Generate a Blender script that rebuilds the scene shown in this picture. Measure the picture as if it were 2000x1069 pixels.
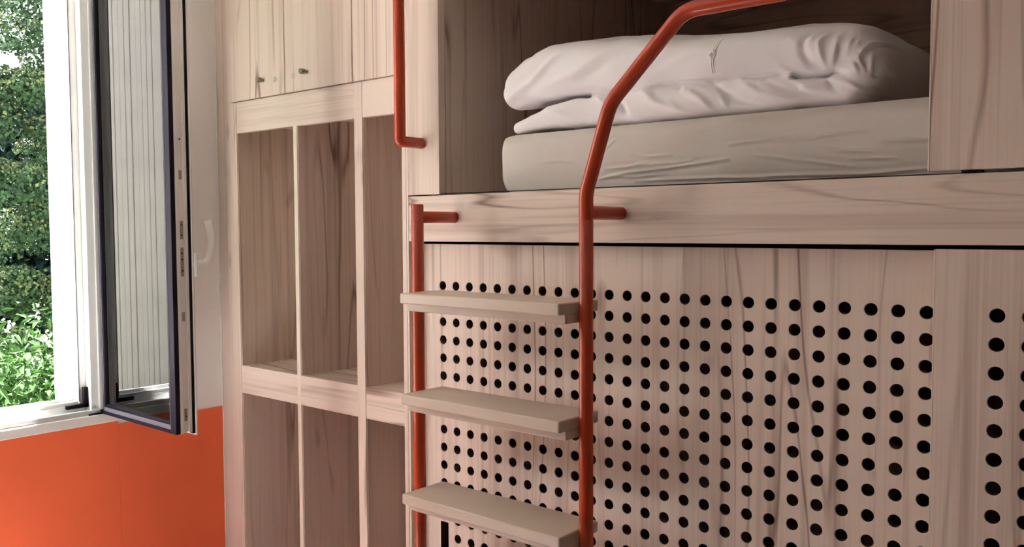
import bpy, bmesh, math, random
import numpy as np
from mathutils import Matrix, Vector

random.seed(7); rng = np.random.default_rng(7)
scene = bpy.context.scene
COL = scene.collection
for o in list(bpy.data.objects): bpy.data.objects.remove(o)

# ------------------------------------------------------------------ camera
EYE = 1.55
yaw, pitch, roll, FPX = 0.705365322, 0.0528476057, -0.00449998324, 1722.81433
F0 = np.array([-math.sin(yaw), math.cos(yaw), 0]); R0 = np.array([math.cos(yaw), math.sin(yaw), 0]); U0 = np.array([0, 0, 1.])
FW = F0*math.cos(pitch) - U0*math.sin(pitch); UP = U0*math.cos(pitch) + F0*math.sin(pitch)
RT = R0*math.cos(roll) + UP*math.sin(roll); UP2 = -R0*math.sin(roll) + UP*math.cos(roll)
cd = bpy.data.cameras.new('camera'); cam = bpy.data.objects.new('camera', cd); COL.objects.link(cam)
cd.sensor_fit = 'HORIZONTAL'; cd.sensor_width = 36; cd.lens = FPX*36/2000; cd.clip_start = 0.02
M = Matrix.Identity(4)
for i in range(3): M[i][0], M[i][1], M[i][2] = RT[i], UP2[i], -FW[i]
M[2][3] = EYE
cam.matrix_world = M
scene.camera = cam

# ------------------------------------------------------------------ light
SKY, SUN = 2.0, 66.0
w = bpy.data.worlds.new('sky'); scene.world = w; w.use_nodes = True
bg = w.node_tree.nodes['Background']; bg.inputs[0].default_value = (0.90, 0.95, 1.0, 1); bg.inputs[1].default_value = SKY
sl = bpy.data.lights.new('sun', 'SUN'); so = bpy.data.objects.new('sun', sl); COL.objects.link(so)
sl.energy = SUN; sl.angle = math.radians(0.6); sl.color = (1, .975, .96)
so.rotation_euler = Vector((0.30, -0.20, -0.90)).to_track_quat('-Z', 'Y').to_euler(); so.location = (-7, 4, 12)

vs = scene.view_settings
vs.view_transform = 'Standard'; vs.look = 'None'; vs.gamma = 1; vs.use_curve_mapping = False
vs.exposure = 1.35
scene.cycles.use_denoising = True
scene.cycles.max_bounces = 10; scene.cycles.diffuse_bounces = 7; scene.cycles.transparent_max_bounces = 12
scene.cycles.sample_clamp_indirect = 8

# ------------------------------------------------------------------ materials
def newmat(name):
    m = bpy.data.materials.new(name); m.use_nodes = True
    nt = m.node_tree; b = nt.nodes['Principled BSDF']
    return m, nt, b
def plain(name, col, rough=.5, metal=0, bump=0, bscale=300, spec=.5, var=0, vscale=6):
    m, nt, b = newmat(name)
    b.inputs['Base Color'].default_value = (*col, 1); b.inputs['Roughness'].default_value = rough
    b.inputs['Metallic'].default_value = metal; b.inputs['Specular IOR Level'].default_value = spec
    tc = nt.nodes.new('ShaderNodeTexCoord')
    if bump:
        n = nt.nodes.new('ShaderNodeTexNoise'); n.inputs['Scale'].default_value = bscale; n.inputs['Detail'].default_value = 3
        nt.links.new(tc.outputs['Object'], n.inputs['Vector'])
        bp = nt.nodes.new('ShaderNodeBump'); bp.inputs['Strength'].default_value = bump; bp.inputs['Distance'].default_value = .002
        nt.links.new(n.outputs['Fac'], bp.inputs['Height']); nt.links.new(bp.outputs['Normal'], b.inputs['Normal'])
    if var:
        n = nt.nodes.new('ShaderNodeTexNoise'); n.inputs['Scale'].default_value = vscale; n.inputs['Detail'].default_value = 3
        nt.links.new(tc.outputs['Object'], n.inputs['Vector'])
        r = nt.nodes.new('ShaderNodeValToRGB')
        r.color_ramp.elements[0].position = .3; r.color_ramp.elements[1].position = .7
        r.color_ramp.elements[0].color = (*[c*(1-var) for c in col], 1); r.color_ramp.elements[1].color = (*[min(1, c*(1+var)) for c in col], 1)
        nt.links.new(n.outputs['Fac'], r.inputs['Fac']); nt.links.new(r.outputs['Color'], b.inputs['Base Color'])
    return m
def wood(name, axis, light=(.70, .572, .495), dark=(.20, .105, .072), vein=.80, rough=.5):
    """pale elm laminate: wavy contour veins, broad bands and fine fibres running along one axis"""
    m, nt, b = newmat(name); N, L = nt.nodes, nt.links
    def nd(t, **k):
        n = N.new('ShaderNode'+t)
        for a, v in k.items(): setattr(n, a, v)
        return n
    def mth(op, a, bb=None, c=None, clamp=False):
        n = nd('Math', operation=op); n.use_clamp = clamp
        for i, v in enumerate((a, bb, c)):
            if v is None: continue
            if isinstance(v, (int, float)): n.inputs[i].default_value = v
            else: L.new(v, n.inputs[i])
        return n.outputs[0]
    tc = nd('TexCoord'); oi = nd('ObjectInfo')
    off = nd('VectorMath', operation='SCALE'); cmb = nd('CombineXYZ')
    for i, k in enumerate((7.3, 13.1, 29.7)): L.new(mth('MULTIPLY', oi.outputs['Random'], k), cmb.inputs[i])
    add = nd('VectorMath', operation='ADD'); L.new(tc.outputs['Object'], add.inputs[0]); L.new(cmb.outputs[0], add.inputs[1])
    def stretched(k, scale, detail=2, rough_=.5, dist=0):
        mp = nd('Mapping'); s = [1, 1, 1]; s[axis] = k; mp.inputs['Scale'].default_value = s
        L.new(add.outputs[0], mp.inputs['Vector'])
        n = nd('TexNoise'); n.inputs['Scale'].default_value = scale; n.inputs['Detail'].default_value = detail
        n.inputs['Roughness'].default_value = rough_; n.inputs['Distortion'].default_value = dist
        L.new(mp.outputs[0], n.inputs['Vector']); return n.outputs['Fac']
    fig = stretched(.075, 5.2, 2.6, .45, .25)
    c = mth('FRACT', mth('MULTIPLY', fig, 11))
    line = mth('SUBTRACT', 1, mth('MULTIPLY', mth('ABSOLUTE', mth('SUBTRACT', c, .5)), 9.0), clamp=True)   # thin contour lines
    msk = stretched(.14, 4.5, 2)
    msk = mth('MULTIPLY', mth('SUBTRACT', msk, .42), 4.5, clamp=True)
    veins = mth('MULTIPLY', line, msk)
    streak = mth('MULTIPLY', mth('SUBTRACT', stretched(.022, 30, 2, .55), .50), 3.4, clamp=True)
    band = stretched(.03, 8, 2)
    fib = stretched(.010, 190, 2, .6)
    knot = mth('MULTIPLY', mth('SUBTRACT', stretched(.38, 13, 1), .72), 9, clamp=True)
    f = mth('MULTIPLY', veins, vein)
    f = mth('ADD', f, mth('MULTIPLY', streak, .46))
    f = mth('ADD', f, mth('MULTIPLY', mth('SUBTRACT', band, .5), .65))
    f = mth('ADD', f, mth('MULTIPLY', mth('SUBTRACT', fib, .5), .62))
    f = mth('ADD', f, mth('MULTIPLY', knot, .6), clamp=True)
    mix = nd('Mix', data_type='RGBA'); L.new(f, mix.inputs[0])
    mix.inputs[6].default_value = (*light, 1); mix.inputs[7].default_value = (*dark, 1)
    L.new(mix.outputs[2], b.inputs['Base Color'])
    b.inputs['Roughness'].default_value = rough; b.inputs['Specular IOR Level'].default_value = .35
    bp = nd('Bump'); bp.inputs['Strength'].default_value = .12; bp.inputs['Distance'].default_value = .001
    L.new(fib, bp.inputs['Height']); L.new(bp.outputs['Normal'], b.inputs['Normal'])
    return m
WV = wood('elm_vertical', 2); WH = wood('elm_horizontal', 0); WY = wood('elm_depth', 1)
EDGE = wood('elm_edge', 2, (.72, .62, .52), (.6, .5, .4), .1)
TREAD = plain('tread_lacquer', (.50, .40, .325), .42, bump=.03, var=.03, vscale=9)
RED = plain('orange_tube', (.43, .047, .015), .27, spec=.5)
ORANGE = plain('orange_wall_paint', (.89, .148, .052), .55, bump=.1, bscale=420, var=.03)
WHITEW = plain('white_wall_paint', (.90, .875, .855), .7, bump=.03, bscale=350)
DARKW = plain('brown_wall', (.10, .072, .058), .6, bump=.05)
RECESS = plain('recess_shade', (.055, .032, .02), .8, bump=.1)  # recess shade put into the colour of hole walls, slot and storage interior
CEIL = plain('ceiling_paint', (.86, .84, .80), .8, bump=.05)
FLOOR = plain('floor_vinyl', (.55, .525, .52), .5, bump=.05, var=.08, vscale=3)
ALU = plain('white_frame', (.80, .80, .78), .3, bump=.01)
TRIMC = plain('white_caulk', (.88, .86, .83), .5, bump=.02)
TRIMW = plain('sill_paint', (.80, .76, .72), .45, bump=.02)
BLACK = plain('black_gasket', (.008, .006, .011), .6, spec=.12)
DARKP = plain('dark_profile', (.012, .009, .020), .6, spec=.10)
GREYP = plain('grey_bead', (.13, .13, .17), .3)
STEEL = plain('zinc_steel', (.30, .275, .24), .4, .5, bump=.05)
KNOB = plain('brushed_knob', (.27, .24, .19), .4, .6)
CHROME = plain('chrome_lock', (.85, .81, .75), .25, .35)
HANDLE = plain('white_handle', (.92, .90, .88), .25)
SHEET = plain('fitted_sheet', (.62, .565, .53), .85, bump=.15, bscale=900, spec=.2)
DUVET = plain('white_cotton', (.87, .835, .86), .8, bump=.12, bscale=900, spec=.2)
RENDERW = plain('white_render', (.85, .85, .83), .8, bump=.15, bscale=150)
CLAD = plain('pale_cladding', (.80, .72, .68), .7, var=.06, vscale=3)
TERR = plain('terrace_concrete', (.20, .19, .175), .8, bump=.2, bscale=60)
LAWN = plain('lawn_green', (.06, .12, .03), .9, var=.3, vscale=4)
BARK = plain('bark', (.08, .055, .04), .9, bump=.6, bscale=40)
def leafmat(name, col, var):
    m, nt, b = newmat(name); b.inputs['Roughness'].default_value = .7; b.inputs['Specular IOR Level'].default_value = .12
    oi = nt.nodes.new('ShaderNodeTexCoord'); n = nt.nodes.new('ShaderNodeTexNoise'); n.inputs['Scale'].default_value = 9
    nt.links.new(oi.outputs['Object'], n.inputs['Vector'])
    r = nt.nodes.new('ShaderNodeValToRGB'); r.color_ramp.elements[0].position = .35; r.color_ramp.elements[1].position = .68
    r.color_ramp.elements[0].color = (*[c*(1-var) for c in col], 1); r.color_ramp.elements[1].color = (*[c*(1+var) for c in col], 1)
    nt.links.new(n.outputs['Fac'], r.inputs['Fac']); nt.links.new(r.outputs['Color'], b.inputs['Base Color'])
    tr = nt.nodes.new('ShaderNodeBsdfTranslucent'); nt.links.new(r.outputs['Color'], tr.inputs['Color'])
    mx = nt.nodes.new('ShaderNodeMixShader'); mx.inputs[0].default_value = .18
    nt.links.new(b.outputs[0], mx.inputs[1]); nt.links.new(tr.outputs[0], mx.inputs[2])
    nt.links.new(mx.outputs[0], nt.nodes['Material Output'].inputs['Surface'])
    return m
LEAFD = leafmat('tree_leaf', (.030, .055, .027), .5)
LEAFK = leafmat('far_leaf_shade', (.008, .020, .018), .4)  # coloured dark so gaps in the front crown read as shade
LEAFB = leafmat('blossom_lit_tops', (.085, .105, .042), .35)
LEAFG = leafmat('bush_leaf', (.017, .046, .008), .4)
PETAL = plain('white_petal', (.7, .7, .66), .7)
gm, gnt, gb = newmat('window_glass'); gnt.nodes.remove(gb)
fr = gnt.nodes.new('ShaderNodeFresnel'); fr.inputs['IOR'].default_value = 1.62
t_ = gnt.nodes.new('ShaderNodeBsdfTransparent'); t_.inputs[0].default_value = (.975, .985, .98, 1)
g_ = gnt.nodes.new('ShaderNodeBsdfGlossy'); g_.inputs['Roughness'].default_value = 0.0
mx_ = gnt.nodes.new('ShaderNodeMixShader'); gnt.links.new(fr.outputs[0], mx_.inputs[0]); gnt.links.new(t_.outputs[0], mx_.inputs[1]); gnt.links.new(g_.outputs[0], mx_.inputs[2])
gnt.links.new(mx_.outputs[0], gnt.nodes['Material Output'].inputs['Surface'])
GLASS = gm

# ------------------------------------------------------------------ helpers
def tag(o, label=None, cat=None, group=None, kind=None):
    if label: o['label'] = label
    if cat: o['category'] = cat
    if group: o['group'] = group
    if kind: o['kind'] = kind
    return o
def thing(name, loc, label=None, cat=None, kind=None, group=None):
    o = bpy.data.objects.new(name, None); COL.objects.link(o); o.location = loc; o.empty_display_size = .05
    return tag(o, label, cat, group, kind)
WL = {}
def wloc(o): return WL.get(o, o.location.copy())
def link(name, me, mat, parent=None, smooth=False):
    """me is in world coordinates; its origin is moved to its centre"""
    n = len(me.vertices); co = np.empty(n*3); me.vertices.foreach_get('co', co); co = co.reshape(-1, 3)
    c = (co.min(0)+co.max(0))/2; co -= c; me.vertices.foreach_set('co', co.ravel()); me.update()
    me.materials.append(mat)
    if smooth:
        me.polygons.foreach_set('use_smooth', [True]*len(me.polygons))
    o = bpy.data.objects.new(name, me); COL.objects.link(o)
    cw = Vector(c.tolist()); WL[o] = cw
    o.location = cw - wloc(parent) if parent else cw
    if parent: o.parent = parent
    return o
def bmlink(name, bm, mat, parent=None, smooth=False):
    me = bpy.data.meshes.new(name); bm.to_mesh(me); bm.free(); return link(name, me, mat, parent, smooth)
def addbox(bm, x0, x1, y0, y1, z0, z1):
    r = bmesh.ops.create_cube(bm, size=1)
    for v in r['verts']:
        v.co = ((x0+x1)/2+v.co.x*(x1-x0), (y0+y1)/2+v.co.y*(y1-y0), (z0+z1)/2+v.co.z*(z1-z0))
    return r['verts']
def box(name, x0, x1, y0, y1, z0, z1, mat, parent=None, bev=.001, seg=2):
    bm = bmesh.new(); addbox(bm, x0, x1, y0, y1, z0, z1)
    if bev: bmesh.ops.bevel(bm, geom=bm.edges[:], offset=bev, segments=seg, profile=.5, affect='EDGES')
    return bmlink(name, bm, mat, parent)
def boxes(name, lst, mat, parent=None, bev=.001):
    bm = bmesh.new()
    for b in lst: addbox(bm, *b)
    if bev: bmesh.ops.bevel(bm, geom=bm.edges[:], offset=bev, segments=2, profile=.5, affect='EDGES')
    return bmlink(name, bm, mat, parent)
def struct(o): o['kind'] = 'structure'; return o
def sweep(name, pts, r, mat, parent=None, seg=20, capbev=.002, scale=None):
    """round tube along a polyline of points"""
    pts = [Vector(p) for p in pts]
    tans = []
    for i in range(len(pts)):
        a = pts[max(i-1, 0)]; b = pts[min(i+1, len(pts)-1)]; tans.append((b-a).normalized())
    n = tans[0].orthogonal().normalized()
    rings = []; bm = bmesh.new()
    def ring(p, t, n, rr):
        bi = t.cross(n).normalized()
        return [bm.verts.new(p + (n*math.cos(2*math.pi*k/seg) + bi*math.sin(2*math.pi*k/seg))*rr) for k in range(seg)]
    for i, p in enumerate(pts):
        n = (n - tans[i]*n.dot(tans[i])).normalized()
        rr = r*(scale[i] if scale else 1)
        if i == 0: rings.append(ring(p, tans[0], n, rr-capbev)); rings.append(ring(p+tans[0]*capbev, tans[0], n, rr))
        elif i == len(pts)-1: rings.append(ring(p-tans[i]*capbev, tans[i], n, rr)); rings.append(ring(p, tans[i], n, rr-capbev))
        else: rings.append(ring(p, tans[i], n, rr))
    for a, b in zip(rings, rings[1:]):
        for k in range(seg): bm.faces.new((a[k], a[(k+1) % seg], b[(k+1) % seg], b[k]))
    c0 = bm.faces.new(list(reversed(rings[0]))); c1 = bm.faces.new(rings[-1])
    bmesh.ops.recalc_face_normals(bm, faces=bm.faces[:])
    o = bmlink(name, bm, mat, parent, True)
    return o
def fillet(pts, rad, n=8):
    out = [Vector(pts[0])]
    for i in range(1, len(pts)-1):
        p = Vector(pts[i]); a = (Vector(pts[i-1])-p); b = (Vector(pts[i+1])-p)
        la, lb = a.length, b.length; a.normalize(); b.normalize()
        ang = a.angle(b); rr = rad[i-1] if isinstance(rad, (list, tuple)) else rad
        d = min(rr/math.tan(ang/2), la*.45, lb*.45)
        for k in range(n+1):
            t = k/n; q = (p+a*d)*(1-t)**2 + p*2*t*(1-t) + (p+b*d)*t**2; out.append(q)
    out.append(Vector(pts[-1])); return out

# ------------------------------------------------------------------ room shell
Y1_ = 1.681
XW, XR, YB, YF, ZC = -2.770, 1.60, -1.45, 1.681, 2.62
struct(box('floor', -3.0, XR+.1, YB-.1, 3.1, -.1, 0, FLOOR, bev=0))
struct(box('ceiling', -3.0, XR+.1, YB-.1, 3.1, ZC, ZC+.15, CEIL, bev=0))
wy0, wy1, wz0, wz1 = .15, 1.305, .938, 2.42             # window hole in the wall
bm = bmesh.new()
addbox(bm, -2.98, XW, YB-.1, wy0, 0, ZC); addbox(bm, -2.98, XW, wy1, 3.1, 0, ZC)
addbox(bm, -2.98, XW, wy0, wy1, 0, wz0); addbox(bm, -2.98, XW, wy0, wy1, wz1, ZC)
wl = struct(bmlink('wall_left', bm, WHITEW)); wl['label'] = 'white painted wall around the window'
JY = 1.307
for a, b in ((YB, JY-.0002), (JY+.0002, YF-.001)):
    box('wall_panel', XW, XW+.002, a, b, .0, .926 if a > 0 else .938, ORANGE, wl, bev=.0004)['label'] = 'orange lower wall panel'
wb = struct(box('wall_back', -2.98, XR+.1, YB-.1, YB, 0, ZC, DARKW, bev=0))
struct(box('wall_right', XR, XR+.1, YB-.1, 3.1, 0, ZC, DARKW, bev=0))
struct(box('wall_front', -2.98, XR+.1, 3.0, 3.1, 0, ZC, WHITEW, bev=0))

struct(box('trim_1', XW+.0005, XW+.0045, Y1_-.0035, Y1_+.0005, 0, ZC, TRIMC, bev=.0008))['label'] = 'thin white caulk line in the corner'
# ------------------------------------------------------------------ window with open casement
win = thing('window_1', (XW, 1.0, .95), kind='structure', label='white framed window with its casement swung open into the room')
box('window_sill', XW-.03, XW+.009, .10, 1.312, .938, .968, TRIMW, win, .003)
FX0, FX1 = -2.848, XW+.002
fb = bmesh.new()                                           # bottom frame member: inner lip, drained ledge, outer upstand
addbox(fb, FX0, XW-.001, wy0, wy1, .962, .974); addbox(fb, XW-.012, XW+.001, wy0, 1.262, .968, .984)
addbox(fb, FX0+.004, -2.812, wy0, 1.205, .968, 1.010); addbox(fb, -2.825, -2.806, wy0, 1.205, .968, .999); addbox(fb, FX0, FX0+.012, wy0, 1.205, .968, 1.018)
bmesh.ops.bevel(fb, geom=fb.edges[:], offset=.0012, segments=2, affect='EDGES')
bmlink('frame_bottom', fb, ALU, win)
fj = bmesh.new()                                           # right jamb of the frame
addbox(fj, FX0, XW-.004, 1.226, wy1, .97, wz1); addbox(fj, FX0, -2.806, 1.204, 1.232, .97, wz1); addbox(fj, XW-.012, XW+.001, 1.250, wy1, .97, wz1)
bmesh.ops.bevel(fj, geom=fj.edges[:], offset=.0012, segments=2, affect='EDGES')
bmlink('frame_jamb', fj, ALU, win)
box('frame_groove', -2.8065, -2.8045, 1.2025, 1.2055, 1.01, wz1, GREYP, win, 0)
boxes('frame_head', [(FX0, XW-.004, wy0, wy1, wz1-.05, wz1)], ALU, win)
boxes('frame_jamb', [(FX0, XW-.004, wy0, wy0+.05, .97, wz1)], ALU, win)
# black L shaped corner piece of the frame gasket
gl = bmesh.new()
addbox(gl, -2.804, -2.790, 1.160, 1.2255, .992, 1.004); addbox(gl, -2.804, -2.790, 1.2125, 1.2255, .992, 1.054)
bmlink('corner_bracket', gl, BLACK, win)['label'] = 'black L-shaped corner bracket'
box('drain_cover', XW-.030, XW-.016, 1.085, 1.125, .974, .979, ALU, win, .002)
box('lower_hinge', XW-.006, XW+.006, 1.215, 1.262, .966, .973, BLACK, win, .002)
# masonry reveal and outer sill
box('outer_reveal', -2.985, FX0, 1.204, 1.30, .96, wz1, RENDERW, win, .001)
box('outer_sill', -3.03, FX0-.0005, wy0, 1.2035, .93, .985, RENDERW, win, .003)
# the sash stands at right angles to the wall
sx0, sx1, so_, si_, sz0, sz1 = -2.762, -2.317, 1.258, 1.3215, .967, 2.40
st, sb = .036, .028
sash = bmlink('sash', (lambda b: (addbox(b, sx1-.010, sx1-.003, so_+.010, so_+.056, sz0+.004, sz1-.004), b)[1])(bmesh.new()), TRIMW, win)
sash['label'] = 'open casement sash with dark outer profile'
def sashring(name, y0, y1, x0, x1, z0, z1, ws, wbm, mat, bev=.0015, wh=None):
    wh = wh or ws
    return boxes(name, [(x0, x0+wh, y0, y1, z0, z1), (x1-ws, x1, y0, y1, z0, z1), (x0+wh, x1-ws, y0, y1, z0, z0+wbm), (x0+wh, x1-ws, y0, y1, z1-wbm, z1)], mat, sash, bev)
sashring('outer_profile', so_, so_+.014, sx0, sx1, sz0, sz1, st, sb*.8, DARKP, wh=.011)
sashring('bead_highlight', so_-.001, so_+.004, sx0+.007, sx1-st+.008, sz0+.012, sz1-.012, .0016, .012, GREYP, .0005)  # thin uprights paint a highlight line; the wide horizontal strips are the bead
sashring('gasket', so_+.002, so_+.012, sx0+.010, sx1-st+.006, sz0+sb-.010, sz1-sb+.010, .008, .014, BLACK, .001, wh=.003)
boxes('sash_core', [(sx0, sx0+.012, so_+.014, so_+.055, sz0, sz1), (sx1-st, sx1-.010, so_+.014, so_+.055, sz0, sz1), (sx1-.012, sx1, so_+.014, so_+.024, sz0, sz1), (sx1-.012, sx1, so_+.040, so_+.050, sz0, sz1),
      (sx0+.016, sx1-st, so_+.014, so_+.055, sz0, sz0+sb), (sx0+.016, sx1-st, so_+.014, so_+.055, sz1-sb, sz1)], ALU, sash)
sashring('seal', so_+.050, so_+.058, sx0, sx1+.0015, sz0-.004, sz1+.004, st*.8, sb*.8, BLACK, .001, wh=.014)
sashring('inner_flange', so_+.058, si_, sx0, sx1+.006, sz0-.010, sz1+.01, st+.004, sb+.002, TRIMW, wh=.016)
box('pane', sx0+.0115, sx1-st+.002, so_+.008, so_+.012, sz0+sb-.008, sz1-sb+.008, GLASS, sash, 0)['label'] = 'clear glass pane'
# locking gear in the groove of the free edge
box('lock_strip', sx1-.010, sx1-.0055, so_+.0245, so_+.0395, sz0+.03, sz1-.05, STEEL, sash, .0004)
for z, h in ((1.545, .055), (1.455, .085), (1.30, .03), (1.70, .03), (1.02, .04)):
    bm = bmesh.new(); addbox(bm, sx1-.008, sx1-.002, so_+.0255, so_+.0385, z-h/2, z+h/2)
    bmesh.ops.bevel(bm, geom=bm.edges[:], offset=.002, segments=2, affect='EDGES')
    bmlink('lock_plate', bm, STEEL, sash)
for z in (1.56, 1.53, 1.48, 1.462, 1.43, 1.80, 1.015):
    bm = bmesh.new(); bmesh.ops.create_cone(bm, cap_ends=True, segments=10, radius1=.0022, radius2=.0022, depth=.002, matrix=Matrix.Translation((sx1-.002, so_+.032, z)) @ Matrix.Rotation(math.pi/2, 4, 'Y'))
    bmlink('screw', bm, BLACK, sash)
# lever handle on the inner side
hx, hz = -2.318, 1.445
h = sweep('handle', fillet([(hx, si_-.002, hz), (hx, si_+.046, hz+.004), (hx, si_+.062, hz+.060), (hx, si_+.048, hz+.128)], [.03, .08], 8), .0115, HANDLE, sash, 16, .002)
h['label'] = 'white curved window handle'
box('handle_plate', hx-.014, hx+.014, si_, si_+.009, hz-.034, hz+.034, HANDLE, sash, .004)

# ------------------------------------------------------------------ shelving unit with doors
Y1, YC = 1.681, 2.15
cl = thing('storage_unit', (-2.2, 1.9, 0), 'pale wood locker shelving with open compartments and small doors above, beside the window', 'shelving')
ZB = .06
box('filler_strip', XW+.001, -2.6700, Y1+.001, Y1+.02, 0, ZC, WV, cl)
box('side_board', -2.6695, -2.650, Y1, YC, 0, 1.9725, WV, cl)
box('divider', -2.334, -2.315, Y1+.0005, YC, ZB, 1.870, EDGE, cl, .0015)
box('center_post', -2.036, -2.000, Y1, YC, 0, 1.9725, WV, cl)
box('side_board', -1.833, -1.8165, Y1, YC, 0, ZC, WV, cl)
box('side_board', -1.8160, -1.8085, Y1+.0005, YC, 0, ZC, EDGE, cl)
for a, b in ((-2.6497, -2.0363), (-1.9997, -1.8333)):
    box('front_rail', a, b, Y1+.001, Y1+.02, 1.869, 1.9725, WH, cl)
    box('front_rail', a, b, Y1+.001, Y1+.02, .9865, 1.0815, WH, cl)
    box('shelf_board', a, b, Y1+.021, YC, 1.060, 1.0800, WH, cl)
    box('shelf_board', a, b, Y1+.021, YC, 1.900, 1.9200, WH, cl)
    box('shelf_board', a, b, Y1+.001, YC, ZB, ZB+.02, WH, cl)
box('back_board', -2.66, -1.815, YC, YC+.008, 0, ZC, WV, cl, 0)
# panels lining the right-facing side of each compartment
for x in (-2.6499, -2.3149, -1.9999):
    for z0, z1 in ((1.0805, 1.8995), (ZB+.0205, 1.0595)):
        box('side_lining', x, x+.002, Y1+.004, YC-.001, z0, z1, WV, cl, 0)
def door(x0, x1, knob=None, lock=None):
    d = box('door', x0, x1, Y1-.006, Y1+.014, 1.9745, ZC-.05, WV, cl, .0016, 3)
    if knob:
        bm = bmesh.new()
        R = Matrix.Translation((knob, Y1-.006, 2.0275)) @ Matrix.Rotation(math.pi/2, 4, 'X')
        for r1, r2, z0, z1 in ((.0052, .0052, 0, .010), (.0080, .0088, .008, .024)):
            bmesh.ops.create_cone(bm, cap_ends=True, segments=20, radius1=r1, radius2=r2, depth=z1-z0, matrix=R @ Matrix.Translation((0, 0, (z0+z1)/2)))
        bmlink('knob', bm, KNOB, d)['label'] = 'small brushed metal knob'
        bm = bmesh.new()
        R = Matrix.Translation((lock, Y1-.006, 2.0235)) @ Matrix.Rotation(math.pi/2, 4, 'X')
        bmesh.ops.create_cone(bm, cap_ends=True, segments=24, radius1=.0092, radius2=.0085, depth=.003, matrix=R @ Matrix.Translation((0, 0, .0015)))
        bmesh.ops.create_cone(bm, cap_ends=True, segments=24, radius1=.0062, radius2=.0058, depth=.003, matrix=R @ Matrix.Translation((0, 0, .0040)))
        lk = bmlink('lock', bm, CHROME, d); lk['label'] = 'round chrome cam lock'
    return d
door(-2.6765, -2.3655, -2.4795, -2.4155)
door(-2.3625, -2.0365, -2.2495, -2.3180)
door(-2.0315, -1.8340)

# ------------------------------------------------------------------ bunk bed
bunk = thing('bunk_bed', (-.7, 2.3, 0), 'built-in pale wood bunk with an upper sleeping niche and perforated sliding panels below', 'bunk bed')
BX0, BX1, NX = -1.8080, .62, -1.686
YN = 2.86
box('post', BX0, NX, Y1, Y1+.026, 1.6385, ZC, WV, bunk, .0015)
box('post', NX-.03, NX, Y1+.0275, 1.782, 1.60, ZC, WV, bunk, .001)
box('side_wall', NX-.025, NX-.008, 1.783, YN, 1.55, ZC, WV, bunk, .001)
box('back_wall', NX-.02, BX1, YN, YN+.02, 1.56, ZC, WH, bunk, 0)
box('shade_board', -1.787, BX1-.001, 2.25, 2.26, .02, 1.555, RECESS, bunk, 0)  # dark board added to make the cavity behind the holes look shaded
box('niche_ceiling', NX-.02, BX1, Y1+.03, YN, 2.36, 2.38, WH, bunk, 0)  # out of view, set low to keep the niche dark
box('fascia', NX+.0005, BX1, Y1, Y1+.026, 2.235, ZC, WH, bunk)  # out-of-view fascia brought down to block light from the niche
rail = box('front_rail', BX0+.0005, BX1, Y1, Y1+.030, 1.5110, 1.6355, WH, bunk, .0018, 3)
rail.rotation_euler[1] = -math.radians(.16)
rail.location.z += .003
box('platform', NX-.02, BX1-.02, Y1+.031, YN, 1.56, 1.60, WH, bunk, 0)
box('post', BX1, BX1+.12, Y1, Y1+.03, 0, ZC, WV, bunk)
box('side_wall', BX1, BX1+.02, Y1+.031, YN+.02, 0, ZC, WV, bunk, 0)
box('side_wall', -1.806, -1.788, Y1+.045, YN, 0, 1.555, RECESS, bunk, 0)  # coloured dark as the shade behind the slot
box('track', BX0+.01, BX1, Y1+.006, Y1+.028, 1.6395, 1.6408, DARKP, bunk, 0)

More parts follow.
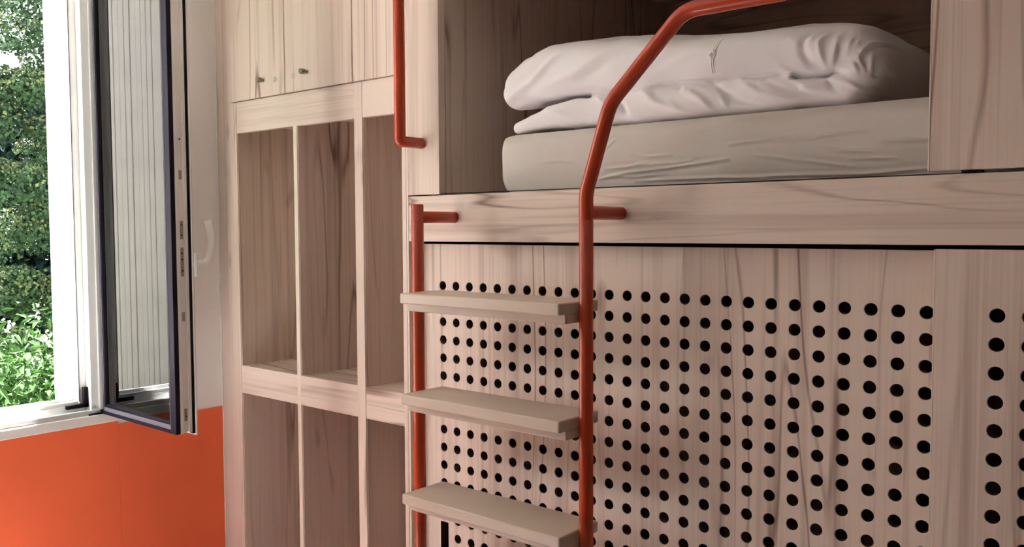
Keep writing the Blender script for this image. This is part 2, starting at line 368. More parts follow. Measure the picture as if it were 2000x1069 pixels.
def perforated(name, x0, x1, z0, z1, y0, y1, hx0, hz0, nc, nr, slot=None, r=.0123, p=.05, seg=18, ch=.0012):
    """panel with drilled round holes: real openings with chamfered rims"""
    V = []; Fc = []; shade_faces = []
    def q(*pts):
        b = len(V); V.extend(pts); Fc.append(tuple(range(b, b+len(pts))))
    gx0, gx1, gz1 = hx0-p/2, hx0+(nc-.5)*p, hz0+p/2; gz0 = gz1-nr*p
    def flat(xa, xb, za, zb):
        if xb-xa < 1e-6 or zb-za < 1e-6: return
        q((xa, y0, za), (xb, y0, za), (xb, y0, zb), (xa, y0, zb)); q((xb, y1, za), (xa, y1, za), (xa, y1, zb), (xb, y1, zb))
    flat(x0, gx0, z0, z1); flat(gx1, x1, z0, z1); flat(gx0, gx1, gz1, z1); flat(gx0, gx1, z0, gz0)
    ang = [2*math.pi*(k+.5)/seg for k in range(seg)]
    # boundary points of the square cell in the same angular order
    def sq(a):
        c, s = math.cos(a), math.sin(a); m = max(abs(c), abs(s)); return c/m*p/2, s/m*p/2
    corners = [math.pi/4+k*math.pi/2 for k in range(4)]
    angs = sorted(ang+corners)
    C = [(math.cos(a), math.sin(a)) for a in angs]; S = [sq(a) for a in angs]; n = len(angs)
    for j in range(nr):
        for i in range(nc):
            cx, cz = hx0+i*p, hz0-j*p
            if slot and i == 0 and slot[0] <= j < slot[1]: continue
            for k in range(n):
                k2 = (k+1) % n
                a, b = C[k], C[k2]; sa, sb_ = S[k], S[k2]
                A = (cx+sa[0], y0, cz+sa[1]); B = (cx+sb_[0], y0, cz+sb_[1])
                ra, rb = (cx+a[0]*(r+ch), cz+a[1]*(r+ch)), (cx+b[0]*(r+ch), cz+b[1]*(r+ch))
                ia, ib = (cx+a[0]*r, cz+a[1]*r), (cx+b[0]*r, cz+b[1]*r)
                q(A, B, (rb[0], y0, rb[1]), (ra[0], y0, ra[1]))
                q((ra[0], y0, ra[1]), (rb[0], y0, rb[1]), (ib[0], y0+ch, ib[1]), (ia[0], y0+ch, ia[1]))
                shade_faces.append(len(Fc)); q((ia[0], y0+ch, ia[1]), (ib[0], y0+ch, ib[1]), (ib[0], y1, ib[1]), (ia[0], y1, ia[1]))
                q((ia[0], y1, ia[1]), (ib[0], y1, ib[1]), (B[0], y1, B[2]), (A[0], y1, A[2]))
    if slot:
        xa, xb = gx0, gx0+p; zt = gz1-slot[0]*p; zb = gz1-slot[1]*p
        sa, sb2, t, bt = hx0-.0150, hx0+.0150, zt-.036, zb+.012
        flat(xa, xb, t, zt); flat(xa, xb, zb, bt); flat(xa, sa, bt, t); flat(sb2, xb, bt, t)
        shade_faces.append(len(Fc)); q((sa, y0, bt), (sa, y0, t), (sa, y1, t), (sa, y1, bt)); shade_faces.append(len(Fc)); q((sb2, y0, bt), (sb2, y1, bt), (sb2, y1, t), (sb2, y0, t))
        q((sa, y0, t), (sb2, y0, t), (sb2, y1, t), (sa, y1, t)); q((sa, y0, bt), (sa, y1, bt), (sb2, y1, bt), (sb2, y0, bt))
    q((x0, y0, z0), (x0, y0, z1), (x0, y1, z1), (x0, y1, z0)); q((x1, y0, z0), (x1, y1, z0), (x1, y1, z1), (x1, y0, z1))
    q((x0, y0, z1), (x1, y0, z1), (x1, y1, z1), (x0, y1, z1)); q((x0, y0, z0), (x0, y1, z0), (x1, y1, z0), (x1, y0, z0))
    me = bpy.data.meshes.new(name); me.from_pydata(V, [], Fc); me.update()
    mi = [0]*len(Fc)
    for k in shade_faces: mi[k] = 1
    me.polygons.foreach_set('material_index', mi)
    bm = bmesh.new(); bm.from_mesh(me); bmesh.ops.remove_doubles(bm, verts=bm.verts[:], dist=1e-5); bmesh.ops.recalc_face_normals(bm, faces=bm.faces[:])
    bm.to_mesh(me); bm.free()
    o = link(name, me, WV, bunk); me.materials.append(RECESS); return o
DP = 1.72054567
pl = perforated('sliding_panel', -1.797, -.425, .10, 1.5035, DP, DP+.018, -1.7161, 1.3894, 26, 25, slot=(13, 18))
pl['label'] = 'perforated panel behind the ladder'
pr = perforated('sliding_panel', -.4425, .60, .10, 1.5070, Y1, Y1+.018, -.3423, 1.3944, 17, 25)
pr['label'] = 'perforated panel sliding in front at the right'
box('panel_edge', -.4452, -.4426, Y1+.0002, Y1+.018, .10, 1.5070, EDGE, pr, .001)  # lighter strip paints the window light on the rounded left edge
up = box('sliding_panel', -.4560, .61, Y1+.0005, Y1+.018, 1.6455, 2.234, WV, bunk, .0015, 3); up['label'] = 'plain panel partly closing the upper niche'
box('panel_edge', -.4588, -.4561, Y1+.0007, Y1+.018, 1.6455, 2.234, EDGE, up, .001)  # same painted edge light, in paler wood
box('slider_guide', -.404, -.371, Y1+.001, Y1+.016, 1.6402, 1.6452, BLACK, up, .0008)

# ------------------------------------------------------------------ grab handle on the left post
gh = thing('grab_handle', (-1.7513, Y1, 1.778), 'orange tubular grab bar mounted on the post left of the sleeping niche', 'grab handle')
sweep('tube', fillet([(-1.7513, Y1, 1.7775), (-1.7513, 1.6015, 1.7775), (-1.7513, 1.6015, 2.42), (-1.7513, Y1, 2.42)], .006, 5), .0150, RED, gh, 24)

# ------------------------------------------------------------------ ladder
lad = thing('bunk_ladder', (-1.37, 1.545, 0), 'orange tubular ladder with beige treads and bent handrail mounted on the bunk front', 'ladder')
YL, XL, XRR, TR = 1.545, -1.6285, -1.1063, .0155
sweep('side_post', [(XL, YL, 0), (XL, YL, 1.608)], TR, RED, lad, 24)
sweep('side_post', [(XRR, YL, 0), (XRR, YL, 1.5635)], TR, RED, lad, 24, .0006)
sweep('handrail', fillet([(XRR, YL, 1.5636), (XRR, YL, 1.6207), (-1.0445, YL, 1.806), (-.8725, YL, 1.9695), (.70, YL, 1.9695), (.70, Y1, 1.9695)], [.10, .10, .075, .05], 10), TR, RED, lad, 24, .0006)['label'] = 'bent orange handrail'
sweep('bracket', [(XL, YL, 1.5755), (XL, Y1, 1.5755)], .0150, RED, lad, 24)
sweep('bracket', [(XRR, YL, 1.5795), (XRR, Y1, 1.5795)], .0150, RED, lad, 24)
for k in range(5):
    z = 1.3885-.2505*k
    t = box('tread', XL+.0150, XRR-.0150, 1.4680, 1.6130, z-.0262, z, TREAD, lad, .004, 4)
    box('tread_support', XL+.0150, XRR-.0165, 1.4930, 1.5900, z-.0262-.0200, z-.0262, TREAD, t, .002, 3)

# ------------------------------------------------------------------ mattress with fitted sheet
def seg_dist(PX, PZ, poly):
    d = np.full(PX.shape, 9.); s = np.zeros(PX.shape); tot = 0
    L = [math.dist(a, b) for a, b in zip(poly, poly[1:])]; T = sum(L)
    for (a, b), l in zip(zip(poly, poly[1:]), L):
        ax, az = a; bx, bz = b
        t = np.clip(((PX-ax)*(bx-ax)+(PZ-az)*(bz-az))/(l*l), 0, 1)
        # signed side keeps the ridge one-sided where wanted
        dd = np.hypot(PX-(ax+t*(bx-ax)), PZ-(az+t*(bz-az))); m = dd < d
        d[m] = dd[m]; s[m] = ((tot+t*l)/T)[m]; tot += l
    return d, s
MW = [([(-.872, 1.722), (-.84, 1.725), (-.786, 1.728), (-.697, 1.723), (-.669, 1.727), (-.584, 1.729)], .0036), ([(-1.203, 1.663), (-1.124, 1.674), (-1.034, 1.679), (-.933, 1.687), (-.872, 1.692)], .0050),
      ([(-1.186, 1.686), (-1.124, 1.687), (-1.07, 1.696)], .0030), ([(-1.119, 1.715), (-1.07, 1.708), (-1.013, 1.709)], .0030), ([(-1.373, 1.71), (-1.329, 1.712), (-1.28, 1.706)], .0022),
      ([(-.557, 1.71), (-.471, 1.705)], .0035), ([(-.677, 1.704), (-.637, 1.696), (-.575, 1.691)], .0028), ([(-.613, 1.68), (-.531, 1.676)], .0028), ([(-.812, 1.698), (-.709, 1.68), (-.613, 1.665)], .0022),
      ([(-.839, 1.653), (-.709, 1.651), (-.59, 1.648), (-.47, 1.654)], .0045), ([(-1.209, 1.72), (-1.158, 1.754)], .002), ([(-1.102, 1.654), (-.982, 1.654), (-.885, 1.653), (-.782, 1.648)], .0045),
      ([(-1.18, 1.668), (-1.10, 1.664), (-1.02, 1.668)], .0030), ([(-1.09, 1.690), (-1.0, 1.690), (-.96, 1.694)], .0026)]
def nets(Fv, o, h):
    """naive surface nets on a scalar grid (negative inside)"""
    nx, ny, nz = Fv.shape
    s = Fv < 0
    cnt = np.zeros((nx-1, ny-1, nz-1)); P = np.zeros((nx-1, ny-1, nz-1, 3))
    def sl(a, n): return slice(a, n-1+a)
    for ax in range(3):
        oth = [k for k in range(3) if k != ax]
        for a in (0, 1):
            for b in (0, 1):
                c0 = [0, 0, 0]; c0[oth[0]] = a; c0[oth[1]] = b; c1 = list(c0); c1[ax] = 1
                A = Fv[sl(c0[0], nx), sl(c0[1], ny), sl(c0[2], nz)]; B = Fv[sl(c1[0], nx), sl(c1[1], ny), sl(c1[2], nz)]
                m = (A < 0) != (B < 0)
                t = np.where(m, A/np.where(m, A-B, 1), 0)
                q = np.zeros(A.shape+(3,)); q[..., :] = c0; q[..., ax] = t
                P += q*m[..., None]; cnt += m
    act = cnt > 0; idx = -np.ones(act.shape, int); idx[act] = np.arange(act.sum())
    I = np.argwhere(act); V = (I + P[act]/cnt[act][:, None])*h + o
    Q = []
    for ax in range(3):
        u, v = [(1, 2), (2, 0), (0, 1)][ax]
        a = [slice(None)]*3; b = [slice(None)]*3; a[ax] = slice(0, -1); b[ax] = slice(1, None)
        ch = s[tuple(a)] != s[tuple(b)]; E_ = np.argwhere(ch); flip = s[tuple(a)][ch]
        ok = (E_[:, u] > 0) & (E_[:, v] > 0) & (E_[:, u] < Fv.shape[u]-1) & (E_[:, v] < Fv.shape[v]-1)
        E_ = E_[ok]; flip = flip[ok]
        def at(du, dv):
            e = E_.copy(); e[:, u] += du; e[:, v] += dv; return idx[e[:, 0], e[:, 1], e[:, 2]]
        q = np.stack([at(-1, -1), at(0, -1), at(0, 0), at(-1, 0)], 1)
        q[~flip] = q[~flip][:, ::-1]; Q.append(q)
    return V, np.concatenate(Q)
def relax(V, Q, n, lam=.5):
    E_ = np.concatenate([Q[:, [0, 1]], Q[:, [1, 2]], Q[:, [2, 3]], Q[:, [3, 0]]]); E_ = np.concatenate([E_, E_[:, ::-1]])
    deg = np.bincount(E_[:, 0], minlength=len(V))[:, None]
    for _ in range(n):
        S = np.stack([np.bincount(E_[:, 0], V[E_[:, 1], k], len(V)) for k in range(3)], 1)
        V = V + lam*(S/deg - V)
    return V
def vnormals(V, Q):
    n = np.cross(V[Q[:, 2]]-V[Q[:, 0]], V[Q[:, 3]]-V[Q[:, 1]]); N = np.zeros_like(V)
    for k in range(4): 
        for c in range(3): N[:, c] += np.bincount(Q[:, k], n[:, c], len(V))
    return N/np.maximum(np.linalg.norm(N, axis=1), 1e-12)[:, None]
def netobj(name, V, Q, mat, parent=None):
    me = bpy.data.meshes.new(name); me.from_pydata(V.tolist(), [], Q.tolist()); me.update()
    return link(name, me, mat, parent, True)

mx0, mx1, my0, my1, mz0, mz1 = -1.530, .58, 1.735, 2.60, 1.603, 1.788
def mattress():
    # front and left faces carry the sheet's creases; a fine grid wrapped over a rounded box
    nu, prof = 620, []
    bm_r = .030
    # profile in the YZ plane: up the front, over the top, down the back
    def arc(cy, cz, a0, a1, n=8): return [(cy+bm_r*math.cos(a0+(a1-a0)*k/n), cz+bm_r*math.sin(a0+(a1-a0)*k/n)) for k in range(n+1)]
    prof += [(my0+.2, mz0)] + arc(my0+bm_r, mz0+bm_r, -math.pi/2, -math.pi)
    prof += [(my0, mz0+bm_r+(mz1-mz0-2*bm_r)*k/84) for k in range(1, 84)]
    prof += arc(my0+bm_r, mz1-bm_r, math.pi, math.pi/2) + [(my0+bm_r+(my1-my0-2*bm_r)*k/20, mz1) for k in range(1, 20)]
    prof += arc(my1-bm_r, mz1-bm_r, math.pi/2, 0) + arc(my1-bm_r, mz0+bm_r, 0, -math.pi/2)
    prof = np.array(prof); n = len(prof); cyc, czc = (my0+my1)/2, (mz0+mz1)/2
    xs = np.concatenate([[0, .0, .0015, .005, .011, .019, .030, .045], np.linspace(.055, mx1-mx0-.05, nu), [mx1-mx0-.02, mx1-mx0]])
    V = []
    for k, t in enumerate(xs):
        R = .040; ins = 0 if t > R else R-math.sqrt(max(R*R-(R-t)**2, 0))
        if k == 0: ins = min(.09, ins+.05)
        y = np.clip(prof[:, 0], my0+ins, my1-ins); z = np.clip(prof[:, 1], mz0+ins*.6, mz1-ins*.7)
        V.append(np.stack([np.full(n, mx0+t), y, z], 1))
    V = np.array(V)
    X, Y, Z = V[..., 0], V[..., 1], V[..., 2]
    zt = np.clip((Z-(mz1-.045))/.045, 0, 1); zb = np.clip((1.692-Z)/.052, 0, 1)
    sh = .030*(1-np.sqrt(1-np.minimum(zt, .985)**2)) + .034*(1-np.sqrt(1-np.minimum(zb, .985)**2))
    V[..., 0] += sh*np.clip(1-(X-mx0)/.16, 0, 1)**1.5
    front = np.clip((my0+.02-Y)/.02, 0, 1)
    disp = np.zeros(X.shape)
    for poly, h in MW:
        d, s = seg_dist(X, Z, poly); tap = np.sin(np.pi*np.clip(s*.9+.05, 0, 1))**.6
        disp += 1.15*h*tap*(np.exp(-(d/.0030)**2) - .40*np.exp(-((d-.007)/.005)**2))
    disp += .0022*np.sin(X*9+1)*np.sin((Z-1.6)*22) + .0010*np.sin(X*37+Z*60)*np.sin(X*5)
    V[..., 1] -= disp*front
    # shallow sag of the lower hem toward the left corner
    nxs = len(xs); idx = np.arange(nxs*n).reshape(nxs, n)
    Q = np.stack([idx[:-1, :-1], idx[:-1, 1:], idx[1:, 1:], idx[1:, :-1]], -1).reshape(-1, 4)
    Vf = V.reshape(-1, 3); me = bpy.data.meshes.new('mattress')
    fs = Q.tolist() + [idx[0].tolist(), idx[-1][::-1].tolist()] + [[int(idx[i, 0]), int(idx[i+1, 0]), int(idx[i+1, -1]), int(idx[i, -1])] for i in range(nxs-1)]
    me.from_pydata(Vf.tolist(), [], fs); me.update()
    bm = bmesh.new(); bm.from_mesh(me); bmesh.ops.recalc_face_normals(bm, faces=bm.faces[:]); bm.to_mesh(me); bm.free()
    return link('mattress', me, SHEET, None, True)
tag(mattress(), 'mattress in a cream fitted sheet lying in the upper niche', 'mattress')

# ------------------------------------------------------------------ folded duvet
def duvet():
    h = np.array([.0046, .0066, .0042]); o = np.array([-1.66, 1.70, 1.77]); dim = (np.array([1.20, .86, .34])/h).astype(int)
    gx, gy, gz = np.meshgrid(*[o[k]+h[k]*np.arange(dim[k]) for k in range(3)], indexing='ij')
    yv = np.clip((gy-1.76)/.12, 0, 1); rise = yv*yv*(3-2*yv)
    X2, Z2 = gx[:, 0, :], gz[:, 0, :]
    # the upper fold layer, the U turn at the right end, the lower layer
    up_ = [(-1.482, 1.908), (-1.445, 1.928), (-1.38, 1.944), (-1.25, 1.936), (-1.05, 1.917), (-.90, 1.908), (-.76, 1.904), (-.69, 1.892)]
    lo_ = [(-1.478, 1.806), (-1.43, 1.818), (-1.36, 1.829), (-1.28, 1.831), (-1.10, 1.830), (-.90, 1.828), (-.75, 1.827), (-.690, 1.836)]
    tn_ = [(-.70, 1.895), (-.655, 1.885), (-.637, 1.866), (-.650, 1.846), (-.70, 1.834)]
    def rad(s, vals): return np.interp(s, np.linspace(0, 1, len(vals)), vals)
    def sdf_ext(poly, rv, y0, y1, rise_amp):
        # evaluate on layers of Y with a lift of the medial line, so the duvet domes toward its middle
        out = np.empty(gx.shape)
        for j in range(gx.shape[1]):
            y = o[1]+h[1]*j; t = min(max((y-1.76)/.16, 0), 1); t = t*t*(3-2*t)
            d, s = seg_dist(X2, Z2-rise_amp*t, poly); r = rad(s, rv)*(1+.10*t)
            q1 = d-r; q2 = max(y0-y, y-y1); rr = np.minimum(r*.72, .040)
            a = q1+rr; b = q2+rr
            out[:, j, :] = np.hypot(np.maximum(a, 0), np.maximum(b, 0))+np.minimum(np.maximum(a, b), 0)-rr
        return out
    A = sdf_ext(up_, [.057, .062, .065, .062, .056, .054, .054, .054], 1.752, 2.50, .024)
    B = sdf_ext(lo_, [.016, .026, .038, .039, .038, .036, .035, .034], 1.756, 2.50, .004)
    T = sdf_ext(tn_, [.056, .062, .066, .058, .044], 1.756, 2.50, .012)
    k = .020
    def smin(a, b, k): hh = np.clip(.5+.5*(b-a)/k, 0, 1); return b*(1-hh)+a*hh-k*hh*(1-hh)
    Fv = smin(smin(A, T, .02), B, .006) ; Fv = smin(Fv, smin(B, T, .012), .006)
    Fv = np.maximum(Fv, (1.7895-gz))
    V, Q = nets(Fv, o, h); V = relax(V, Q, 2, .5); N = vnormals(V, Q)
    X, Y, Z = V.T
    fr = np.clip((1.93-Y)/.12, 0, 1)
    disp = np.zeros(len(V))
    def ridge(poly, amp, wd):
        d, s = seg_dist(X, Z, poly); return amp*np.sin(np.pi*np.clip(s*.86+.07, 0, 1))**.7*np.exp(-(d/wd)**2)
    W = [([(-1.50, 1.885), (-1.43, 1.915), (-1.36, 1.965), (-1.30, 2.00)], .006, .011), ([(-1.47, 1.87), (-1.40, 1.893), (-1.30, 1.915), (-1.20, 1.965), (-1.12, 1.985)], .005, .014),
         ([(-1.54, 1.90), (-1.50, 1.95), (-1.44, 1.99)], -.005, .010), ([(-1.46, 1.88), (-1.39, 1.884), (-1.33, 1.889)], .006, .008), ([(-1.50, 1.865), (-1.44, 1.882), (-1.40, 1.882)], -.006, .009),
         ([(-1.35, 1.90), (-1.22, 1.925), (-1.10, 1.965)], -.003, .014), ([(-1.05, 1.90), (-.97, 1.93), (-.93, 1.95)], .003, .014),
         ([(-1.24, 1.868), (-1.20, 1.840), (-1.185, 1.815)], .006, .008), ([(-1.19, 1.865), (-1.155, 1.835), (-1.14, 1.81)], -.006, .009), ([(-1.11, 1.865), (-1.06, 1.83), (-1.0, 1.805)], .006, .010),
         ([(-1.0, 1.857), (-.95, 1.83), (-.92, 1.80)], .005, .009), ([(-.93, 1.857), (-.87, 1.82), (-.80, 1.803)], -.006, .012), ([(-.86, 1.855), (-.80, 1.825), (-.72, 1.806)], .005, .010),
         ([(-.80, 1.85), (-.74, 1.822), (-.68, 1.81)], -.005, .008), ([(-1.40, 1.855), (-1.34, 1.83), (-1.29, 1.805)], .004, .012), ([(-1.46, 1.812), (-1.36, 1.83), (-1.28, 1.862)], .003, .010)]
    W2 = [([(-0.6753, 1.9522), (-0.7055, 1.9405), (-0.7192, 1.9208), (-0.7175, 1.8988), (-0.7046, 1.8782), (-0.6822, 1.862)], -0.006, 0.009),
          ([(-0.6752, 1.9442), (-0.6943, 1.9335), (-0.7066, 1.9204)], 0.004, 0.004),
          ([(-0.6669, 1.9349), (-0.6858, 1.9162), (-0.6827, 1.8943), (-0.6741, 1.8664)], 0.005, 0.005),
          ([(-0.6479, 1.9243), (-0.653, 1.9011), (-0.6605, 1.8648)], 0.005, 0.005),
          ([(-0.6371, 1.9122), (-0.6422, 1.8997)], 0.003, 0.004),
          ([(-0.6214, 1.9179), (-0.629, 1.9005), (-0.6341, 1.8854)], 0.004, 0.005),
          ([(-0.6083, 1.9134), (-0.6184, 1.8939)], 0.003, 0.004),
          ([(-0.5686, 1.9066), (-0.5926, 1.9009), (-0.6053, 1.8869)], 0.005, 0.004),
          ([(-0.5722, 1.8994), (-0.5899, 1.8914), (-0.5999, 1.8732), (-0.5943, 1.8465)], -0.006, 0.005),
          ([(-0.5773, 1.9013), (-0.5667, 1.8742), (-0.5653, 1.8624)], 0.005, 0.005),
          ([(-0.5845, 1.8739), (-0.5891, 1.8459)], 0.005, 0.0035),
          ([(-0.5788, 1.8706), (-0.5828, 1.8503)], -0.005, 0.0035),
          ([(-0.5665, 1.8626), (-0.5714, 1.8542), (-0.565, 1.8431), (-0.576, 1.8237), (-0.5911, 1.8097)], 0.006, 0.005),
          ([(-0.5827, 1.8413), (-0.5819, 1.8406)], -0.009, 0.004),
          ([(-0.6601, 1.8408), (-0.6305, 1.8296), (-0.6041, 1.8149), (-0.5835, 1.8167)], 0.004, 0.004),
          ([(-0.6737, 1.8423), (-0.6518, 1.8212), (-0.6408, 1.8041)], -0.005, 0.006),
          ([(-0.6573, 1.8324), (-0.6435, 1.8097)], 0.004, 0.004),
          ([(-0.618, 1.8676), (-0.6098, 1.8483)], 0.0035, 0.0035),
          ([(-0.6077, 1.8742), (-0.5968, 1.8442)], 0.004, 0.0035),
          ([(-0.6128, 1.8696), (-0.6033, 1.8449)], -0.004, 0.0035),
          ([(-0.773, 1.8588), (-0.7408, 1.836), (-0.7122, 1.8166)], -0.004, 0.007),
          ([(-0.7672, 1.861), (-0.7323, 1.8405), (-0.6927, 1.82)], 0.0035, 0.006),
          ([(-0.9244, 1.8613), (-0.892, 1.8375), (-0.8572, 1.8254)], -0.004, 0.007),
          ([(-0.9243, 1.8554), (-0.895, 1.8233), (-0.8853, 1.7991)], 0.004, 0.005),
          ([(-0.8329, 1.8571), (-0.8144, 1.8381), (-0.7903, 1.8216)], -0.0035, 0.006),
          ([(-0.8482, 1.8559), (-0.8575, 1.8512), (-0.8857, 1.8513)], -0.003, 0.005),
          ([(-0.9977, 1.8512), (-1.0081, 1.8643), (-1.0219, 1.8688)], -0.003, 0.005),
          ([(-0.9807, 1.8554), (-0.9874, 1.8441)], -0.003, 0.004),
          ([(-1.0322, 1.8364), (-1.0009, 1.8093), (-0.9568, 1.7935)], 0.004, 0.006),
          ([(-0.7732, 1.8783), (-0.7556, 1.8679), (-0.7411, 1.8607)], 0.004, 0.005),
          ([(-0.7642, 1.8606), (-0.7469, 1.8655), (-0.7268, 1.8564)], 0.003, 0.005),
          ([(-0.7479, 1.9385), (-0.7434, 1.9269)], 0.003, 0.004),
          ([(-0.5423, 1.8991), (-0.5272, 1.8818)], 0.003, 0.006),
          ([(-0.6222, 1.8023), (-0.591, 1.8044), (-0.5709, 1.8231)], 0.003, 0.006),]
    for p, a, wd in W: disp += ridge(p, a*1.35, wd*.85)
    for p, a, wd in W2: disp += ridge(p, a*1.15, wd)
    d, s = seg_dist(X, Z, [(-1.4994, 1.8464), (-1.4445, 1.8606), (-1.3958, 1.8731), (-1.2098, 1.8664), (-1.1039, 1.8713), (-1.0429, 1.871), (-.9309, 1.864), (-.8452, 1.8627), (-.7701, 1.8613), (-.7268, 1.8531), (-.6986, 1.8491), (-.6738, 1.8482), (-.6603, 1.8515), (-.6255, 1.8472)])
    disp -= (.006+.016*(s > .86))*np.exp(-(d/.0050)**2)*np.clip((1-s)*25, 0, 1)
    # soft rumples everywhere
    disp += .0020*np.sin(X*31+Z*25+2*np.sin(X*11)) * np.sin(Z*37-X*13) + .0018*np.sin(X*17-Y*21)*np.sin(Y*27+1+X*8)
    side = np.clip((X+.60)/.02, 0, 1)
    disp = disp*np.maximum(fr, .0) + (1-fr)*(.003*np.sin(Y*30+Z*20)*np.sin(X*18+2))
    V = V+N*disp[:, None]
    V[:, 2] = np.maximum(V[:, 2], 1.7895)
    return netobj('folded_duvet', V, Q, DUVET)
dv = duvet(); tag(dv, 'thick white cotton duvet folded double on the mattress', 'duvet')
# tie of the cover: two puckered hems with a small knot between them
def front_y(x, z):
    deps = bpy.context.evaluated_depsgraph_get(); ob = dv
    bpy.context.view_layer.update()
    o_ = Vector((x, 1.5, z)) - dv.location
    hit, loc, nrm, _ = dv.ray_cast(o_, Vector((0, 1, 0)))
    return (loc.y + dv.location.y) if hit else 1.76
for pts in ([(-.905, 1.953), (-.908, 1.945), (-.912, 1.936), (-.916, 1.927)], [(-.9195, 1.913), (-.920, 1.903), (-.919, 1.892), (-.9175, 1.881)]):
    V_ = []
    for x, z in pts:
        y = min(front_y(x+q, z) for q in (-.0045, 0, .0045))
        V_ += [(x-.0045, front_y(x-.0045, z)+.002, z), (x-.0042, y-.0010, z), (x-.0022, y-.0016, z), (x, y-.0004, z), (x+.0022, y-.0016, z), (x+.0042, y-.0010, z), (x+.0045, front_y(x+.0045, z)+.002, z)]
    me_ = bpy.data.meshes.new('cover_hem'); me_.from_pydata(V_, [], [(7*i+j, 7*i+j+1, 7*i+j+8, 7*i+j+7) for i in range(3) for j in range(6)]); me_.update()
    link('cover_hem', me_, DUVET, dv)
kx, kz = -.9185, 1.9195; ky = front_y(kx, kz)
bm = bmesh.new()
for k in range(4):
    a = [(0, .008), (.007, 0), (0, -.008), (-.007, 0)]; p, q = a[k], a[(k+1) % 4]
    mid = Vector(((p[0]+q[0])/2, 0, (p[1]+q[1])/2)); dr = Vector((q[0]-p[0], 0, q[1]-p[1]))
    Mx = Matrix.Translation(Vector((kx, ky-.002, kz))+mid) @ dr.to_track_quat('Z', 'Y').to_matrix().to_4x4()
    bmesh.ops.create_cone(bm, cap_ends=True, segments=8, radius1=.0015, radius2=.0015, depth=dr.length+.001, matrix=Mx)
bmlink('tie_knot', bm, DUVET, dv, True)

# ------------------------------------------------------------------ outdoors
g = box('lawn', -40, -2.985, -20, 30, -.6, -.45, LAWN, bev=0); struct(g); g['label'] = 'green lawn outside the window'
tr_ = struct(box('terrace', -5.4, -2.985, -9, 6, -.45, -.10, TERR, bev=.01)); tr_['label'] = 'unseen concrete terrace added to bounce sunlight into the room'  # unseen slab added as a sunlight reflector for the room
def leaves(name, C, Nr, size, mat, parent, lanceolate=False, tilt=.6):
    n = len(C); d = Nr + rng.normal(0, tilt, (n, 3)); d /= np.linalg.norm(d, axis=1)[:, None]
    t = np.cross(d, rng.normal(0, 1, (n, 3))); t /= np.linalg.norm(t, axis=1)[:, None]
    t[:, 2] -= .45; t /= np.linalg.norm(t, axis=1)[:, None]
    b = np.cross(d, t); b /= np.linalg.norm(b, axis=1)[:, None]
    s = size*rng.uniform(.65, 1.25, n)[:, None]; asp = .17 if lanceolate else .40
    k = .10*np.cross(t, b)
    p = [C-t*s*.5, C+b*s*asp+k*s-t*s*.08, C+t*s*.5-np.abs(k)*0, C-b*s*asp+k*s-t*s*.08]
    V = np.stack(p, 1).reshape(-1, 3); i = np.arange(n)*4
    Fq = np.concatenate([np.stack([i, i+1, i+2], 1), np.stack([i, i+2, i+3], 1)])
    me = bpy.data.meshes.new(name); me.from_pydata(V.tolist(), [], Fq.tolist()); me.update()
    o = link(name, me, mat, parent); o['kind'] = 'stuff'; return o
def sphere_pts(n):
    v = rng.normal(0, 1, (n, 3)); return v/np.linalg.norm(v, axis=1)[:, None]
def tree(name, base, blobs, leafs, label, lsize=.043, lm=None):
    t = thing(name, base, label, 'tree')
    sweep('trunk', [base, (base[0], base[1]+.05, base[2]+1.6), (base[0]+.1, base[1]-.05, base[2]+3.2), (base[0], base[1], base[2]+4.4)], .13, BARK, t, 12, .01, [1.2, 1, .8, .4])
    C = []; Nn = []; B = []; Bn = []
    for (x, y, z, r) in blobs:
        n = int(leafs*r*r); v = sphere_pts(n); rr = r*rng.uniform(.55, 1.06, n)[:, None]**1
        C.append(np.array([x, y, z])+v*rr*np.array([1, 1, .66])); Nn.append(v+np.array([.2, 0, .5]))
        m = int(n*.42); v = sphere_pts(m); v[:, 2] = np.abs(v[:, 2])*.95-.05; keep = rng.random(m) < rng.uniform(.35, 1)*(.06 if lm else 1)  # blossom on upper halves only, also painting the clumps' lit tops
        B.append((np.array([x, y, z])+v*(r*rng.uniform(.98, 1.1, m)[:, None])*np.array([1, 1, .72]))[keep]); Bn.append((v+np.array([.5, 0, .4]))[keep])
    leaves('foliage', np.concatenate(C), np.concatenate(Nn), lsize, lm or LEAFD, t)
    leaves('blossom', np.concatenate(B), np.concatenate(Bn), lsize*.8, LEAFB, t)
    return t
XT = -9.0
bl = []
for (y, z, r) in [(3.3, 3.35, .34), (3.05, 2.55, .46), (3.45, 2.85, .38), (3.2, 1.95, .42), (3.5, 1.55, .45), (2.85, 1.35, .42), (3.25, .95, .45), (2.75, .55, .45), (3.3, .35, .4), (2.72, 2.05, .40), (2.62, 2.75, .26),
                  (3.65, 3.75, .45), (3.8, 2.3, .5), (3.9, 3.2, .5), (4.2, 1.6, .6), (4.3, 2.7, .6), (3.9, .8, .6), (4.6, 3.4, .6), (4.7, 1.0, .6), (4.9, 2.2, .6), (3.35, 4.15, .35), (4.0, 4.2, .5), (4.5, 4.3, .5)]:
    bl.append((XT+rng.uniform(-.25, .35), y, z, r))
    bl[-1] = bl[-1][:3]+(r*.80,)
    for q in range(2): bl.append((bl[-1-q][0]+rng.uniform(0, .3), y+rng.uniform(-.25, .25), z+rng.uniform(-.05, .25), r*rng.uniform(.30, .45)))
tree('garden_tree', (XT-.6, 4.2, -.45), bl, 11000, 'tall dark green tree with pale blossom clusters outside the window')
bl = [(-11.6+rng.uniform(-.5, .5), y, z, .75) for y in np.arange(2.4, 8, .7) for z in (.0, .8, 1.6, 2.4, 3.0)]
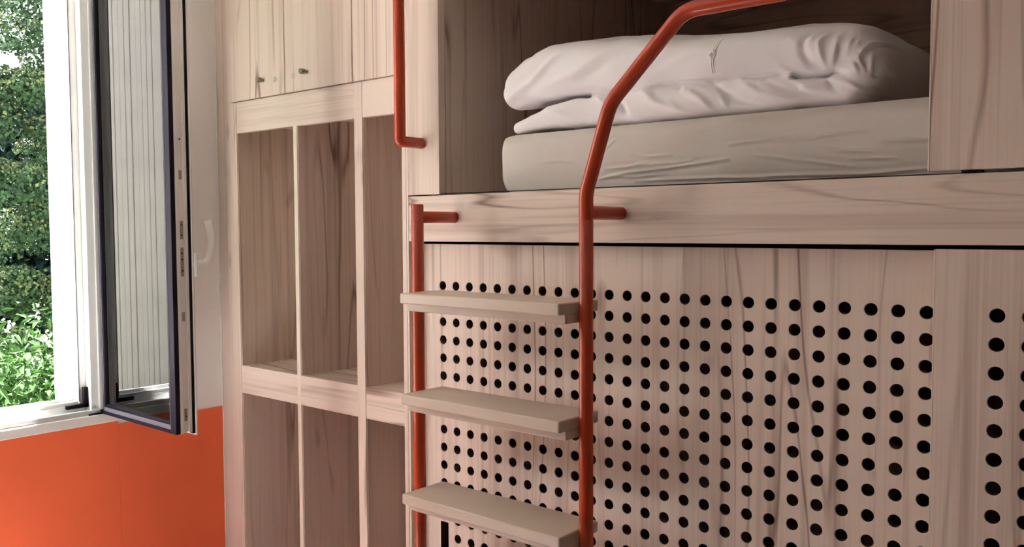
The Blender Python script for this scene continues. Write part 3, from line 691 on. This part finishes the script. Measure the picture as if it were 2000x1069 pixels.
tree('garden_tree', (-11.9, 4.0, -.45), bl, 4200, 'tree farther back, leaves coloured dark as shade behind the blossoming crown', .10, LEAFK)
bush = thing('garden_bush', (-5.9, 2.35, -.45), 'bright green leafy bush with white flowers under the tree outside', 'bush')
C = []; Nn = []; Fl = []
for k in range(240):
    y = rng.uniform(1.75, 3.3); x = -5.9+rng.uniform(-.45, .45); top = .52+.33*rng.random()+.20*np.clip((y-2.1)/.35, 0, 1.2)
    lean = rng.normal(0, .10, 2); m = 42
    zz = np.linspace(-.35, top, m); u = (zz+.45)/(top+.45)
    stem = np.stack([x+lean[0]*u, y+lean[1]*u, zz], 1)
    a = rng.uniform(0, 6.28, m); off = np.stack([np.cos(a), np.sin(a), rng.uniform(-.1, .5, m)], 1)
    C.append(stem+off*.07); Nn.append(off*.2+np.array([.35, -.1, .8]))
    if rng.random() < .10: Fl.append(stem[-3:]+rng.normal(0, .02, (3, 3)))
    if k % 12 == 0: sweep('stem', [tuple(stem[0]), tuple(stem[20]), tuple(stem[-1])], .0025, LEAFG, bush, 6, .0005)
leaves('foliage', np.concatenate(C), np.concatenate(Nn),   .088, LEAFG, bush, True, .45)
Fl = np.concatenate(Fl); leaves('flowers', np.repeat(Fl, 4, 0)+rng.normal(0, .012, (len(Fl)*4, 3)), np.tile([[.6, 0, .6]], (len(Fl)*4, 1)), .035, PETAL, bush)
# neighbouring annex with pale board cladding: seen mirrored in the open pane
an = thing('garden_annex', (-8.5, -3, -.45), 'pale timber clad annex mirrored in the glass of the open sash', 'building')
box('wall', -10.5, -8.04, -7, .9, -.45, 3.75, RENDERW, an, 0)
box('roof', -10.7, -7.85, -7.2, 1.0, 3.75, 3.9, RENDERW, an, .01)
proto = None
for k in range(150):
    y = .88-.052*k
    if proto is None:
        proto = box('cladding_board', -8.04, -8.012, y-.0475, y, -.40, 3.74, CLAD, an, .004); L0 = proto.location.copy()
    else:
        c = proto.copy(); COL.objects.link(c); c.parent = an; c.location = L0+Vector((rng.uniform(-.006, .006), -.052*k+rng.uniform(-.003, .003), 0))
